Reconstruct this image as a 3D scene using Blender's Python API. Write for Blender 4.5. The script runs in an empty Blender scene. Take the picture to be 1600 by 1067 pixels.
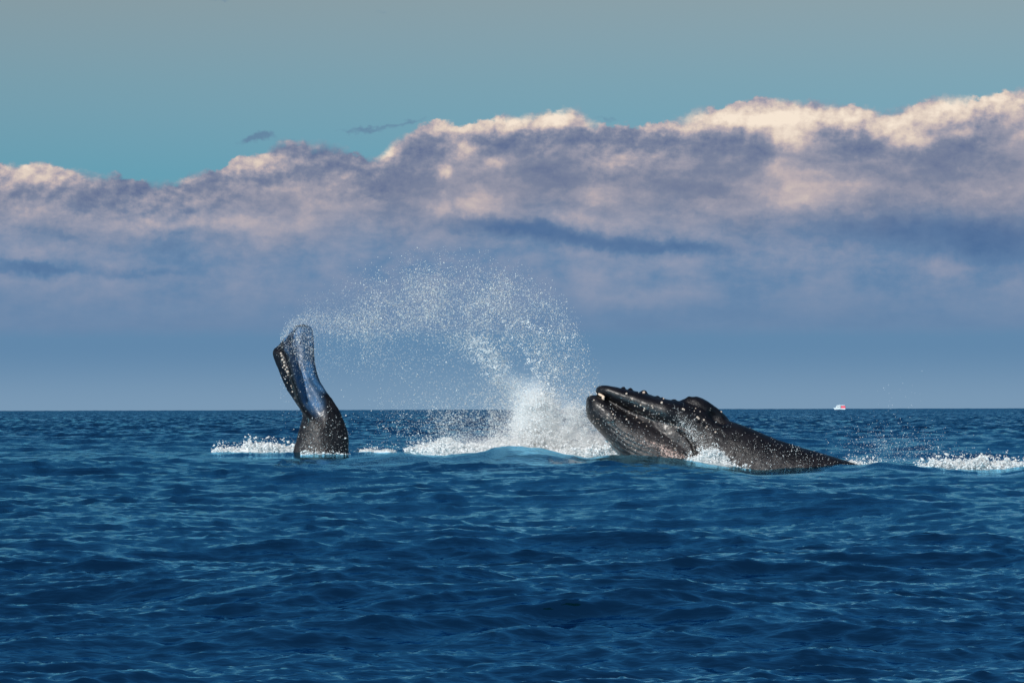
import bpy, math, random
import numpy as np
from mathutils import Matrix, Vector, Euler

random.seed(7)
rng = np.random.default_rng(11)
scene = bpy.context.scene
COL = scene.collection
R = math.radians

# ------------------------------------------------------------------ camera
CAM_H = 2.4
FPX = 6000.0            # focal length in photo pixels (135 mm on a 36 mm sensor)
EARTH = 6.371e6
pitch = math.atan(101.3 / FPX)
roll = -math.atan(4.0 / 1600.0)
cam_rot = (Matrix.Rotation(math.pi / 2 + pitch, 4, 'X') @ Matrix.Rotation(roll, 4, 'Z'))
cd = bpy.data.cameras.new('camera')
cd.sensor_width = 36.0
cd.lens = FPX / 1600.0 * 36.0
cd.clip_start = 0.5
cd.clip_end = 60000.0
cam = bpy.data.objects.new('camera', cd)
cam.matrix_world = Matrix.Translation((0, 0, CAM_H)) @ cam_rot
COL.objects.link(cam)
scene.camera = cam

# ------------------------------------------------------------------ sun, exposure
SUN_EL, SUN_AZ = 32.0, 210.0     # azimuth clockwise from +Y (view direction): behind the camera, to the left
sd = bpy.data.lights.new('sun', 'SUN')
sd.energy = 4.9
sd.angle = R(0.5)
sd.color = (1.0, 0.955, 0.90)
sun = bpy.data.objects.new('sun', sd)
sdir = Vector((math.sin(R(SUN_AZ)) * math.cos(R(SUN_EL)), math.cos(R(SUN_AZ)) * math.cos(R(SUN_EL)), math.sin(R(SUN_EL))))
sun.rotation_euler = sdir.to_track_quat('Z', 'Y').to_euler()
sun.location = sdir * 60
COL.objects.link(sun)

vs = scene.view_settings
vs.view_transform = 'Standard'
vs.look = 'None'
vs.exposure = 0.0
vs.gamma = 1.0
vs.use_curve_mapping = False
scene.cycles.max_bounces = 14
scene.cycles.diffuse_bounces = 8
scene.cycles.glossy_bounces = 3
scene.cycles.transparent_max_bounces = 8

# ------------------------------------------------------------------ node helper
class Net:
    """small expression builder on top of Math nodes"""
    def __init__(self, tree):
        self.t = tree
    def link(self, a, b):
        self.t.links.new(a, b)
    def put(self, sock, v):
        if isinstance(v, E):
            v = v.s
        if isinstance(v, (int, float)):
            sock.default_value = v
        elif isinstance(v, (tuple, list)):
            sock.default_value = v
        else:
            self.link(v, sock)
    def m(self, op, *a, clamp=False):
        n = self.t.nodes.new('ShaderNodeMath')
        n.operation = op
        n.use_clamp = clamp
        for i, v in enumerate(a):
            self.put(n.inputs[i], v)
        return E(self, n.outputs[0])
    def smooth(self, v, lo, hi):
        n = self.t.nodes.new('ShaderNodeMapRange')
        n.interpolation_type = 'SMOOTHSTEP'
        self.put(n.inputs['Value'], v)
        n.inputs['From Min'].default_value = lo
        n.inputs['From Max'].default_value = hi
        return E(self, n.outputs[0])
    def vec(self, x, y, z):
        n = self.t.nodes.new('ShaderNodeCombineXYZ')
        for i, v in enumerate((x, y, z)):
            self.put(n.inputs[i], v)
        return n.outputs[0]
    def noise(self, v, scale=1.0, detail=4.0, rough=0.5, dist=0.0, out='Fac'):
        n = self.t.nodes.new('ShaderNodeTexNoise')
        self.put(n.inputs['Vector'], v)
        n.inputs['Scale'].default_value = scale
        n.inputs['Detail'].default_value = detail
        n.inputs['Roughness'].default_value = rough
        n.inputs['Distortion'].default_value = dist
        o = n.outputs[out]
        return E(self, o) if out == 'Fac' else o
    def mix(self, f, a, b):
        n = self.t.nodes.new('ShaderNodeMix')
        n.data_type = 'RGBA'
        n.clamp_factor = True
        self.put(n.inputs[0], f)
        for k, v in ((6, a), (7, b)):
            if isinstance(v, tuple) and len(v) == 3:
                v = v + (1.0,)
            self.put(n.inputs[k], v)
        return n.outputs[2]
    def mul(self, a, b):
        n = self.t.nodes.new('ShaderNodeMix')
        n.data_type = 'RGBA'
        n.blend_type = 'MULTIPLY'
        n.inputs[0].default_value = 1.0
        for k, v in ((6, a), (7, b)):
            if isinstance(v, tuple) and len(v) == 3:
                v = v + (1.0,)
            self.put(n.inputs[k], v)
        return n.outputs[2]
    def ramp(self, f, pts):
        n = self.t.nodes.new('ShaderNodeValToRGB')
        cr = n.color_ramp
        while len(cr.elements) < len(pts):
            cr.elements.new(0.5)
        for e, (p, c) in zip(cr.elements, pts):
            e.position = p
            e.color = tuple(c) + (1.0,)
        self.put(n.inputs[0], f)
        return n.outputs[0]
    def curve(self, f, pts):
        n = self.t.nodes.new('ShaderNodeFloatCurve')
        c = n.mapping.curves[0]
        n.mapping.clip_min_x, n.mapping.clip_max_x = -0.001, 1.001
        c.points[0].location = pts[0]
        c.points[1].location = pts[-1]
        for p in pts[1:-1]:
            c.points.new(*p)
        for p in c.points:
            p.handle_type = 'AUTO_CLAMPED'
        n.mapping.update()
        self.put(n.inputs['Value'], f)
        return E(self, n.outputs[0])

class E:
    def __init__(self, net, s):
        self.n, self.s = net, s
    def __add__(a, b): return a.n.m('ADD', a, b)
    __radd__ = __add__
    def __sub__(a, b): return a.n.m('SUBTRACT', a, b)
    def __rsub__(a, b): return a.n.m('SUBTRACT', b, a)
    def __mul__(a, b): return a.n.m('MULTIPLY', a, b)
    __rmul__ = __mul__
    def __truediv__(a, b): return a.n.m('DIVIDE', a, b)
    def __neg__(a): return a.n.m('MULTIPLY', a, -1.0)

def srgb(r, g, b):
    f = lambda c: (c / 255 / 12.92) if c / 255 <= 0.04045 else ((c / 255 + 0.055) / 1.055) ** 2.4
    return (f(r), f(g), f(b))

# ------------------------------------------------------------------ world: clear sky and the cloud bank over the horizon
SKY_STRENGTH = 0.05
w = bpy.data.worlds.new('World')
scene.world = w
w.use_nodes = True
wt = w.node_tree
wt.nodes.clear()
n = Net(wt)
tc = wt.nodes.new('ShaderNodeTexCoord')
sep = wt.nodes.new('ShaderNodeSeparateXYZ')
n.link(tc.outputs['Generated'], sep.inputs[0])
dx, dy, dz = (E(n, sep.outputs[i]) for i in range(3))
sky = wt.nodes.new('ShaderNodeTexSky')
sky.sky_type = 'NISHITA'
sky.sun_disc = False
sky.sun_elevation = R(SUN_EL)
sky.sun_rotation = R(SUN_AZ)
sky.air_density = 1.0
sky.dust_density = 0.6
sky.ozone_density = 2.0
n.link(n.vec(dx, dy, n.m('MAXIMUM', dz, 0.012)), sky.inputs[0])

# azimuth and elevation in hundredths of a degree-like units: 1 unit = 1/104.72 degree
az = n.m('ARCTAN2', dx, dy) * (180 / math.pi * 104.72) + 800.0
el = n.m('ARCSINE', dz) * (180 / math.pi * 104.72)
AL = 634.8            # elevation 0 in the same numbering as the list below
yy = AL - el
P0 = n.vec(az * 0.01, yy * 0.01, 0.0)
# slow warp, so that nothing keeps a clean outline
w1 = n.noise(P0, 0.9, 3, 0.55) - 0.5
w2 = n.noise(n.vec(az * 0.01, yy * 0.01, 7.3), 0.9, 3, 0.55) - 0.5
w3 = n.noise(n.vec(az * 0.01, yy * 0.01, 2.1), 4.5, 4, 0.6) - 0.5
w4 = n.noise(n.vec(az * 0.01, yy * 0.01, 4.9), 4.5, 4, 0.6) - 0.5
ax = az + w1 * 70.0 + w3 * 34.0
ay = yy + w2 * 36.0 + w4 * 26.0

prof = [(-60, 262), (0, 262), (60, 257), (110, 270), (170, 276), (230, 284), (290, 279), (340, 266), (375, 250), (420, 238), (450, 224),
        (520, 228), (575, 244), (592, 246), (612, 222), (640, 214), (680, 193), (720, 197), (770, 187), (830, 182), (880, 174), (906, 176),
        (922, 196), (990, 199), (1040, 190), (1080, 180), (1140, 168), (1190, 160), (1230, 155), (1255, 168), (1300, 166),
        (1340, 173), (1380, 180), (1420, 167), (1470, 160), (1520, 163), (1560, 149), (1620, 146), (1700, 160)]
pf = n.curve(az / 1760.0 + 60 / 1760.0, [((x + 60) / 1760.0, y / 400.0) for x, y in prof]) * 400.0
puff = n.noise(n.vec(az * 0.01, yy * 0.013, 1.0), 2.3, 8, 0.60)
puff_b = n.noise(n.vec(az * 0.01 - 0.06, yy * 0.013 - 0.10, 1.0), 2.3, 8, 0.60)
edge = (puff - 0.5) * 44.0
d = yy - pf + edge + 4.0             # > 0 inside the bank
soft = n.smooth(n.noise(n.vec(az * 0.01, 3.0, 8.0), 1.4, 2, 0.5), 0.45, 0.62)
d = d + (n.noise(n.vec(az * 0.01, yy * 0.013, 6.0), 7.0, 5, 0.6) - 0.5) * 14.0
mask = n.smooth(d / (1.0 + soft * 3.5), -1.5, 4.0)

def blob(cx, cy, rx, ry, a, slope=0.0, sharp=1.0):
    u = (ax - float(cx)) * (1.0 / rx)
    v = (ay - float(cy)) * (1.0 / ry)
    if slope:
        v = v - (ax - float(cx)) * (slope / ry)
    q = u * u + v * v
    if sharp == 1.0:
        return n.m('EXPONENT', -q) * float(a)
    return n.m('SUBTRACT', 1.0, n.smooth(q, 0.35, 1.6)) * float(a)

light = None
L = [
    # bright tops and shoulders
    (40, 272, 75, 17, .62), (120, 290, 55, 12, .25), (410, 252, 45, 16, .55), (275, 282, 28, 7, .35), (610, 234, 20, 12, .95), (700, 200, 34, 14, .95),
    (790, 196, 50, 15, 1.0), (870, 186, 42, 14, 1.05), (932, 200, 12, 8, .5), (725, 232, 22, 16, .55), (1000, 198, 60, 8, .30),
    (1120, 188, 75, 16, .85), (1225, 188, 60, 26, 1.0), (1235, 222, 28, 20, .75), (1320, 188, 55, 18, .80),
    (1405, 200, 50, 22, .85), (1428, 226, 28, 12, .5), (1480, 175, 50, 18, .8), (1560, 168, 60, 18, .85), (1505, 215, 20, 12, .4), (1600, 215, 60, 40, .25),
    # inner light patches
    (700, 270, 16, 12, .55), (745, 315, 45, 22, .40), (690, 325, 22, 12, .28), (780, 258, 26, 8, .28), (1000, 255, 80, 26, .25), (1240, 300, 55, 40, .50), (1200, 270, 25, 14, .30),
    (1320, 295, 50, 22, .26), (930, 305, 50, 16, .28), (1110, 315, 34, 14, .2), (360, 350, 140, 16, .30), (500, 330, 90, 20, .14), (240, 350, 50, 14, .18), (450, 295, 90, 14, .22),
    (560, 280, 40, 14, .18), (60, 330, 60, 22, .22), (50, 395, 70, 16, .16), (870, 345, 60, 14, .2), (1040, 350, 70, 20, .16), (990, 465, 110, 16, .18), (920, 435, 30, 14, .14), (1480, 418, 40, 12, .20),
    (1090, 400, 200, 20, .08), (100, 440, 110, 18, .10), (1560, 300, 80, 30, .10), (640, 380, 160, 22, .08),
]
D = [
    # dark bodies
    (180, 300, 70, 20, .34), (150, 325, 50, 18, .22), (45, 300, 30, 12, .25), (330, 292, 70, 14, .22), (610, 282, 70, 22, .40), (480, 250, 50, 14, .32), (560, 256, 50, 12, .22), (740, 214, 14, 8, .0), (660, 240, 28, 22, .40),
    (790, 230, 50, 13, .42), (850, 270, 60, 22, .26), (1130, 235, 90, 22, .40), (1000, 226, 80, 14, .36), (900, 222, 40, 12, .30), (1285, 208, 22, 16, .22), (1345, 230, 38, 24, .34), (1480, 250, 80, 36, .28), (1550, 195, 22, 16, .42), (1590, 260, 50, 30, .12),
    (1000, 285, 120, 16, .14), (1180, 345, 40, 16, .14), (1100, 300, 60, 16, .12),
    (1400, 362, 170, 26, .34), (1560, 380, 110, 34, .36), (880, 500, 300, 14, .12), (1380, 505, 260, 14, .16), (50, 418, 70, 10, .36), (210, 425, 60, 6, .18),
    (100, 366, 26, 8, .22), (1200, 440, 200, 30, .06), (300, 500, 250, 30, .06),
]
light = None
for b in L:
    e = blob(*b)
    light = e if light is None else light + e
dark = None
for b in D:
    e = blob(*b)
    dark = e if dark is None else dark + e
streak = blob(800, 356, 75, 11, .36, .10) + blob(940, 378, 140, 13, .40, .11) + blob(1085, 388, 70, 9, .26, .02)
relief = (puff - puff_b) * 2.2  # lit and shaded sides of the billows, painted into the cloud colour
up = n.smooth(-d, -120.0, -5.0)                       # 1 near the tops of the bank
fine = n.noise(n.vec(az * 0.01, yy * 0.02, 3.0), 2.0, 8, 0.6) - 0.5
bank = n.smooth(yy, 560.0, 300.0) if False else n.m('SUBTRACT', 1.0, n.smooth(yy, 300.0, 520.0))
tone = 0.34 + light * 0.80 - dark * 0.56 - streak * 0.7 + relief * (up * 0.70 + 0.06) + fine * (bank * 0.40 + 0.14) + w1 * 0.42 + 0.02
wisps = n.noise(n.vec(ax * 0.01, ay * 0.016, 5.0), 3.0, 9, 0.66) - 0.5
tone = tone + wisps * (bank * 0.34 + 0.05)
tone = n.m('MAXIMUM', tone - n.m('MAXIMUM', tone - 0.66, 0.0) * 0.42, 0.0)
hi_col = n.ramp(tone, [(0.0, srgb(98, 113, 147)), (0.28, srgb(124, 133, 157)), (0.5, srgb(156, 155, 170)), (0.66, srgb(186, 174, 178)), (0.82, srgb(222, 205, 192)), (1.0, srgb(246, 230, 212))])
lo_col = n.ramp(tone, [(0.0, srgb(70, 108, 152)), (0.28, srgb(102, 134, 170)), (0.5, srgb(140, 152, 177)), (0.8, srgb(176, 172, 184)), (1.0, srgb(205, 195, 195))])
colr = n.mix(n.smooth(yy + w2 * 60.0, 290.0, 420.0), hi_col, lo_col)
shade = n.m('MINIMUM', streak * 2.0 + (blob(1430, 366, 190, 26, .9) + blob(1570, 392, 120, 36, .8) + blob(50, 418, 75, 11, .9) + blob(210, 425, 60, 7, .5)) * (0.6 + fine * 1.4), 1.0)
colr = n.mix(shade * 0.72, colr, srgb(82, 114, 156))
# low band: the far edge of the bank and the pale strip over the sea
base = yy + w1 * 10.0 + w3 * 8.0
strip = n.smooth(base, 505.0, 532.0)
band_col = n.mix(n.smooth(yy, 430.0, 515.0), (0, 0, 0), (1, 1, 1))
dusk = n.mix(n.noise(n.vec(az * 0.004, yy * 0.02, 9.0), 2.0, 3, 0.5), srgb(98, 130, 166), srgb(112, 141, 174))
colr = n.mix(n.smooth(yy + w1 * 40.0, 430.0, 520.0) * 0.8, colr, dusk)
sea_air = n.mix(n.smooth(yy, 535.0, 640.0), srgb(98, 136, 171), srgb(122, 153, 181))
colr = n.mix(strip, colr, sea_air)
# small dark wisps above the bank
def wisp(cx, cy, rx, ry, a, slope=0.0):
    return blob(cx, cy, rx, ry, a, slope)
wis = wisp(402, 217, 26, 7, 1.2, -.15) + wisp(578, 200, 46, 6, 1.0, -.06) + wisp(645, 190, 34, 4, .7, -.1) + wisp(450, 222, 24, 6, .7) + wisp(348, 3, 22, 5, .6) + wisp(600, 22, 26, 6, .45) + wisp(960, 190, 40, 5, .5)
wn = n.noise(n.vec(az * 0.01, yy * 0.03, 12.0), 3.0, 6, 0.65)
wmask = n.smooth(wis * (wn * 2.0), 0.25, 1.1) * 0.8

tint = n.ramp(n.m('MULTIPLY', el, 1 / 1200.0), [(0.0, (0.48, 0.92, 1.30)), (0.30, (0.46, 0.98, 1.36)), (0.42, (0.76, 1.04, 1.20)), (0.55, (1.15, 1.09, 1.02)), (0.75, (0.62, 0.78, 0.85)), (1.0, (0.30, 0.55, 0.66))])  # sky above the view darkened to give the sea's reflections more contrast
clear = n.mul(sky.outputs[0], tint)
bgk = wt.nodes.new('ShaderNodeVectorMath')
bgk.operation = 'SCALE'
cl = n.mix(wmask, (0, 0, 0), (1, 1, 1))
n.link(colr, bgk.inputs[0])
bgk.inputs['Scale'].default_value = 1.0 / SKY_STRENGTH
wk = tuple(c / SKY_STRENGTH for c in srgb(98, 128, 158))
allc = n.mix(mask, n.mix(wmask, clear, wk), bgk.outputs[0])
bg = wt.nodes.new('ShaderNodeBackground')
bg.inputs['Strength'].default_value = SKY_STRENGTH
n.link(allc, bg.inputs['Color'])
wo = wt.nodes.new('ShaderNodeOutputWorld')
n.link(bg.outputs[0], wo.inputs[0])
w.cycles.sampling_method = 'MANUAL'
w.cycles.sample_map_resolution = 512

# ------------------------------------------------------------------ geometry helpers
R3 = np.array(cam_rot.to_3x3())
def at(px, py, Y):
    """point at distance Y behind a spot of the view"""
    px, py, Y = np.broadcast_arrays(np.asarray(px, float), np.asarray(py, float), np.asarray(Y, float))
    loc = np.stack([(px - 800) / FPX, (533.5 - py) / FPX, -np.ones_like(px)], -1)
    d_ = loc @ R3.T
    p = d_ / d_[..., 1:2] * Y[..., None]
    p[..., 2] += CAM_H
    return p

def tag(o, label=None, cat=None, group=None, kind=None):
    if label: o['label'] = label
    if cat: o['category'] = cat
    if group: o['group'] = group
    if kind: o['kind'] = kind
    return o

def mesh_from(name, V, F, mat, parent=None, smooth=True):
    V = np.ascontiguousarray(V, dtype=np.float32)
    F = np.ascontiguousarray(F, dtype=np.int32)
    me = bpy.data.meshes.new(name)
    k = F.shape[1]
    me.vertices.add(len(V))
    me.vertices.foreach_set('co', V.ravel())
    me.loops.add(F.size)
    me.loops.foreach_set('vertex_index', F.ravel())
    me.polygons.add(len(F))
    me.polygons.foreach_set('loop_start', np.arange(0, F.size, k, dtype=np.int32))
    me.update(calc_edges=True)
    if smooth:
        me.polygons.foreach_set('use_smooth', np.ones(len(F), dtype=bool))
    if mat:
        me.materials.append(mat)
    o = bpy.data.objects.new(name, me)
    COL.objects.link(o)
    if parent:
        o.parent = parent
    return o

def attr(me, name, arr):
    a = me.attributes.new(name, 'FLOAT', 'POINT')
    a.data.foreach_set('value', np.ascontiguousarray(arr, dtype=np.float32))

_tab = rng.random((64, 64, 64)).astype(np.float32)
def vnoise(p):
    p = np.asarray(p, float)
    i = np.floor(p).astype(np.int64)
    f = p - i
    f = f * f * (3 - 2 * f)
    r = 0
    for a in (0, 1):
        for b in (0, 1):
            for c in (0, 1):
                wgt = (f[..., 0] if a else 1 - f[..., 0]) * (f[..., 1] if b else 1 - f[..., 1]) * (f[..., 2] if c else 1 - f[..., 2])
                r = r + wgt * _tab[(i[..., 0] + a) & 63, (i[..., 1] + b) & 63, (i[..., 2] + c) & 63]
    return r
def fbm(p, o=4, g=0.55):
    p = np.asarray(p, float)
    s, a, t = 0, 1, 0
    for k in range(o):
        s = s + a * vnoise(p * (2 ** k) + 17.3 * k)
        t += a
        a *= g
    return s / t
def sstep(x, a, b):
    t = np.clip((x - a) / (b - a), 0, 1)
    return t * t * (3 - 2 * t)
def interp(x, pts):
    """smooth interpolation through points (monotone cubic)"""
    X = np.array([p[0] for p in pts], float)
    Yv = np.array([p[1] for p in pts], float)
    h = np.diff(X); dl = np.diff(Yv) / h
    m = np.zeros(len(X))
    m[0], m[-1] = dl[0], dl[-1]
    for i in range(1, len(X) - 1):
        if dl[i - 1] * dl[i] > 0:
            m[i] = 2 * dl[i - 1] * dl[i] / (dl[i - 1] + dl[i])
    x = np.clip(x, X[0], X[-1])
    k = np.clip(np.searchsorted(X, x) - 1, 0, len(h) - 1)
    t = (x - X[k]) / h[k]
    return ((2*t**3 - 3*t**2 + 1) * Yv[k] + (t**3 - 2*t**2 + t) * h[k] * m[k] + (-2*t**3 + 3*t**2) * Yv[k+1] + (t**3 - t**2) * h[k] * m[k+1])

# ------------------------------------------------------------------ the sea
def spectrum_tile(size, N, lmin, lmax, slope_rms, wind_deg, spread, seed, p=4.0):
    g = np.random.default_rng(seed)
    k1 = np.fft.fftfreq(N, d=size / N) * 2 * np.pi
    kx, ky = np.meshgrid(k1, k1, indexing='ij')
    k = np.hypot(kx, ky); k[0, 0] = 1
    th = np.arctan2(ky, kx) - R(wind_deg)
    S = k ** (-p) * (np.cos(th) ** 2) ** spread
    S = S + 0.07 * k ** (-p)
    S *= np.exp(-(k * lmin / (2 * np.pi)) ** 2 * 0.7) * np.exp(-(2 * np.pi / (k * lmax)) ** 4)
    S[0, 0] = 0
    H = np.sqrt(S) * (g.normal(size=(N, N)) + 1j * g.normal(size=(N, N)))
    sx = np.real(np.fft.ifft2(1j * kx * H)); sy = np.real(np.fft.ifft2(1j * ky * H))
    c = slope_rms / math.sqrt((sx ** 2 + sy ** 2).mean())
    hgt = np.real(np.fft.ifft2(H)) * c
    ox = np.real(np.fft.ifft2(-1j * kx / k * H)) * c
    oy = np.real(np.fft.ifft2(-1j * ky / k * H)) * c
    return size, N, np.stack([ox, oy, hgt], -1).astype(np.float32)

def sample(tile, X, Y, ang):
    size, N, A = tile
    ca, sa = math.cos(ang), math.sin(ang)
    u = ((X * ca + Y * sa) / size * N) % N
    v = ((-X * sa + Y * ca) / size * N) % N
    i, j = np.floor(u).astype(int) % N, np.floor(v).astype(int) % N
    fu, fv = (u - np.floor(u))[..., None], (v - np.floor(v))[..., None]
    i1, j1 = (i + 1) % N, (j + 1) % N
    r = A[i, j] * (1 - fu) * (1 - fv) + A[i1, j] * fu * (1 - fv) + A[i, j1] * (1 - fu) * fv + A[i1, j1] * fu * fv
    ox, oy = r[..., 0] * ca - r[..., 1] * sa, r[..., 0] * sa + r[..., 1] * ca
    return ox, oy, r[..., 2]

tA = spectrum_tile(211.0, 1024, 3.2, 30.0, 0.075, 74, 1.6, 3)
tB = spectrum_tile(43.0, 1024, 0.22, 3.0, 0.225, 80, 2.0, 4, 3.5)
tC = spectrum_tile(11.3, 512, 0.10, 0.60, 0.14, 84, 1.4, 5, 3.6)

# the swell around the animals: (direction, water level in view) read as heights at that distance
near_line = [(300, 722), (480, 718), (560, 714), (610, 706), (680, 712), (740, 708), (790, 698), (840, 702), (880, 710), (920, 717), (960, 712), (1000, 713),
             (1040, 717), (1090, 724), (1140, 731), (1190, 738), (1240, 736), (1290, 733), (1340, 731), (1375, 726), (1410, 730), (1450, 734), (1500, 738), (1550, 740), (1620, 730)]
def lvl(py, Y):
    return CAM_H - (py - 634.8) / FPX * Y
def water_shape(X, Y):
    """deterministic swell (z) and the weight with which it replaces the random waves"""
    px = 800 + X / Y * FPX
    roll_fix = (px - 800) * 4 / 1600
    h1 = lvl(interp(px, near_line) + roll_fix, 161.0)
    g1 = np.exp(-np.abs((Y - 161.0) / (5.0 + 7.0 * sstep(px, 1020, 1100) * (Y > 161))) ** 2.2) * sstep(px, 380, 560) * (1 - sstep(px, 1600, 1800))
    back = np.exp(-((Y - 172.0) / 8.0) ** 2) * sstep(px, 500, 620) * (1 - sstep(px, 1500, 1700))
    h2 = lvl(706.0 + roll_fix, 184.0)
    g2 = np.exp(-((Y - 182.0) / 6.0) ** 2) * sstep(px, 200, 340) * (1 - sstep(px, 600, 700))
    z = h1 * g1 + back * 0.10 * (1 - g1) + h2 * g2
    wgt = np.clip(g1 + g2 + back * 0.7, 0, 1)
    return z, wgt

def water_at(X, Y):
    r = np.hypot(X, Y)
    ox, oy, z = sample(tA, X, Y, 0.0)
    bx, by, bz = sample(tB, X, Y, 0.31)
    cx, cy, cz = sample(tC, X, Y, -0.47)
    fb = 1 - sstep(r, 3000, 9000)
    fc = 1 - sstep(r, 60, 190)
    sz, wg = water_shape(X, Y)
    ka = 1 - 0.85 * wg
    kb = 1 - 0.25 * wg
    gust = 0.75 + 0.5 * fbm(np.stack([X / 14.0, Y / 22.0, X * 0], -1), 2)
    z = z * ka + bz * fb * kb * gust + cz * fc * gust + sz - r * r / (2 * EARTH)
    # the water between the viewer and the animals does not rise in front of them
    px_ = 800 + X / np.where(np.abs(Y) < 1e-3, 1e-3, Y) * FPX
    for line, Yw, xa, xb, in ((interp(px_, near_line), 161.0, 980, 1620), (710.0 + 0 * px_, 181.0, 320, 560)):
        lim = lvl(line + (px_ - 800) * 4 / 1600 + 2.0, Y) - 0.05
        wq = sstep(px_, xa - 60, xa) * (1 - sstep(px_, xb, xb + 80)) * sstep(Y, 95, 115) * (1 - sstep(Y, Yw - 1.5, Yw + 1.0))
        ex = (z - lim) / 0.07
        z = z - wq * 0.07 * np.logaddexp(0, np.clip(ex, -30, 60))
    dx_ = -(ox * ka * 1.2 + bx * fb * 1.0 * gust + cx * fc * 0.9)
    dy_ = -(oy * ka * 1.2 + by * fb * 1.0 * gust + cy * fc * 0.9)
    return dx_, dy_, z

def build_sea(mat):
    # angular and radial steps grow with distance from the viewer's boat
    fine_a = np.linspace(-R(9.4), R(9.4), 680)
    side = []
    a, s = R(9.4), fine_a[1] - fine_a[0]
    while a < math.pi:
        s *= 1.2
        a += min(s, R(4))
        side.append(min(a, math.pi))
    side = np.array(side)
    ang = np.concatenate([-side[::-1], fine_a, side])
    rad = [0.6]
    while rad[-1] < 15000:
        r = rad[-1]
        if r < 22: q = 1 / 14
        elif r < 65: q = 1 / 420
        elif r < 250: q = 1 / 300
        else: q = np.interp(math.log(r), [math.log(250), math.log(3000), math.log(12000)], [1 / 200, 1 / 45, 1 / 25])
        rad.append(r * (1 + q))
    rad = np.array(rad)
    nr, na = len(rad), len(ang)
    RR, AA = np.meshgrid(rad, ang, indexing='ij')
    X, Y = RR * np.sin(AA), RR * np.cos(AA)
    Yc = np.where(Y < 1, 1, Y)
    shape_ok = (Y > 100) & (Y < 260) & (np.abs(AA) < R(12))
    dx_, dy_, z = water_at(X, np.where(np.abs(Y) < 1e-3, 1e-3, Y))
    zz, _ = water_shape(X, np.where(np.abs(Y) < 1e-3, 1e-3, Y))
    z = np.where(shape_ok, z, z - zz)
    V = np.stack([X + dx_, Y + dy_, z], -1).reshape(-1, 3)
    i = np.arange(nr - 1)[:, None] * na + np.arange(na - 1)[None, :]
    F = np.stack([i, i + 1, i + na + 1, i + na], -1).reshape(-1, 4)[:, ::-1]
    # seam behind the viewer is closed by coincident columns; disc under the boat
    c = len(V)
    V = np.vstack([V, [[0, 0, V[:na, 2].mean()]]])
    print('sea verts', len(V), nr, na)
    o = mesh_from('sea', V, F, mat)
    # churned, greener water and loose foam around the animals
    px = 800 + X / Yc * FPX
    G = np.zeros_like(X); Fo = np.zeros_like(X)
    def gs(cx, cy, sx, sy):
        return np.exp(-((px - cx) / sx) ** 2 - ((Y - cy) / sy) ** 2) * (Y > 50)
    G += gs(800, 162, 75, 9) + 0.9 * gs(660, 163, 75, 8) + 0.5 * gs(930, 170, 80, 8) + 0.35 * gs(500, 176, 60, 8) + 0.4 * gs(1100, 163, 80, 4)
    nz = fbm(np.stack([X * 1.1, Y * 0.55, X * 0 + 3.3], -1), 4, 0.6)
    nz2 = fbm(np.stack([X * 4.0, Y * 1.6, X * 0 + 9.3], -1), 3, 0.6)
    wz = 0.6 * nz + 0.4 * nz2
    reg = gs(880, 156, 95, 5) * 0.9 + gs(700, 166, 80, 5) * 0.85 + gs(850, 170, 110, 7) * 1.5 + gs(1120, 163.5, 45, 1.6) * 1.2 + gs(1500, 167, 90, 5) * 1.1 + gs(1360, 166, 40, 4) * .8 + gs(395, 185, 50, 5) * 1.1 + gs(500, 183, 55, 3.5) * .8  # first patch also paints whitish streak reflections in the foam colour
    Fo = sstep(reg * (0.25 + wz), 0.52, 0.86)
    attr(o.data, 'churn', np.append(np.clip(G, 0, 1).ravel(), 0))
    attr(o.data, 'foam', np.append(Fo.ravel(), 0))
    tag(o, 'deep blue choppy open sea reaching the horizon', 'sea', kind='structure')
    return o

def new_mat(name):
    m = bpy.data.materials.new(name)
    m.use_nodes = True
    t = m.node_tree
    b = t.nodes['Principled BSDF']
    return m, Net(t), b
def A(net, name):
    a = net.t.nodes.new('ShaderNodeAttribute')
    a.attribute_name = name
    return E(net, a.outputs['Fac'])

m_sea, q, b = new_mat('sea_water')
geo = q.t.nodes.new('ShaderNodeNewGeometry')
pos = geo.outputs['Position']
churn, foam = A(q, 'churn'), A(q, 'foam')
patch = q.noise(pos, 0.06, 3, 0.55)
deep = q.mix(patch, (0.0003, 0.0055, 0.0080), (0.0005, 0.0090, 0.0145))
wcol = q.mix(churn * 0.8, deep, (0.002, 0.040, 0.036))
q.link(q.mix(foam, wcol, (0.62, 0.66, 0.66)), b.inputs['Base Color'])
q.put(b.inputs['Roughness'], foam * 0.6 + 0.09)
b.inputs['IOR'].default_value = 1.333
b.inputs['Specular Tint'].default_value = (0.28, 0.68, 1.0, 1)
bp = q.t.nodes.new('ShaderNodeBump')
mp = q.t.nodes.new('ShaderNodeMapping')
mp.inputs['Scale'].default_value = (1.0, 1.7, 1.0)
mp.inputs['Rotation'].default_value = (0, 0, 0.25)
q.link(pos, mp.inputs[0])
rip = q.noise(mp.outputs[0], 5.0, 2, 0.5, 0.3) + q.noise(mp.outputs[0], 1.7, 2, 0.5, 0.3) * 2.2
q.put(bp.inputs['Height'], rip)
bp.inputs['Strength'].default_value = 0.3
bp.inputs['Distance'].default_value = 0.04
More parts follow.
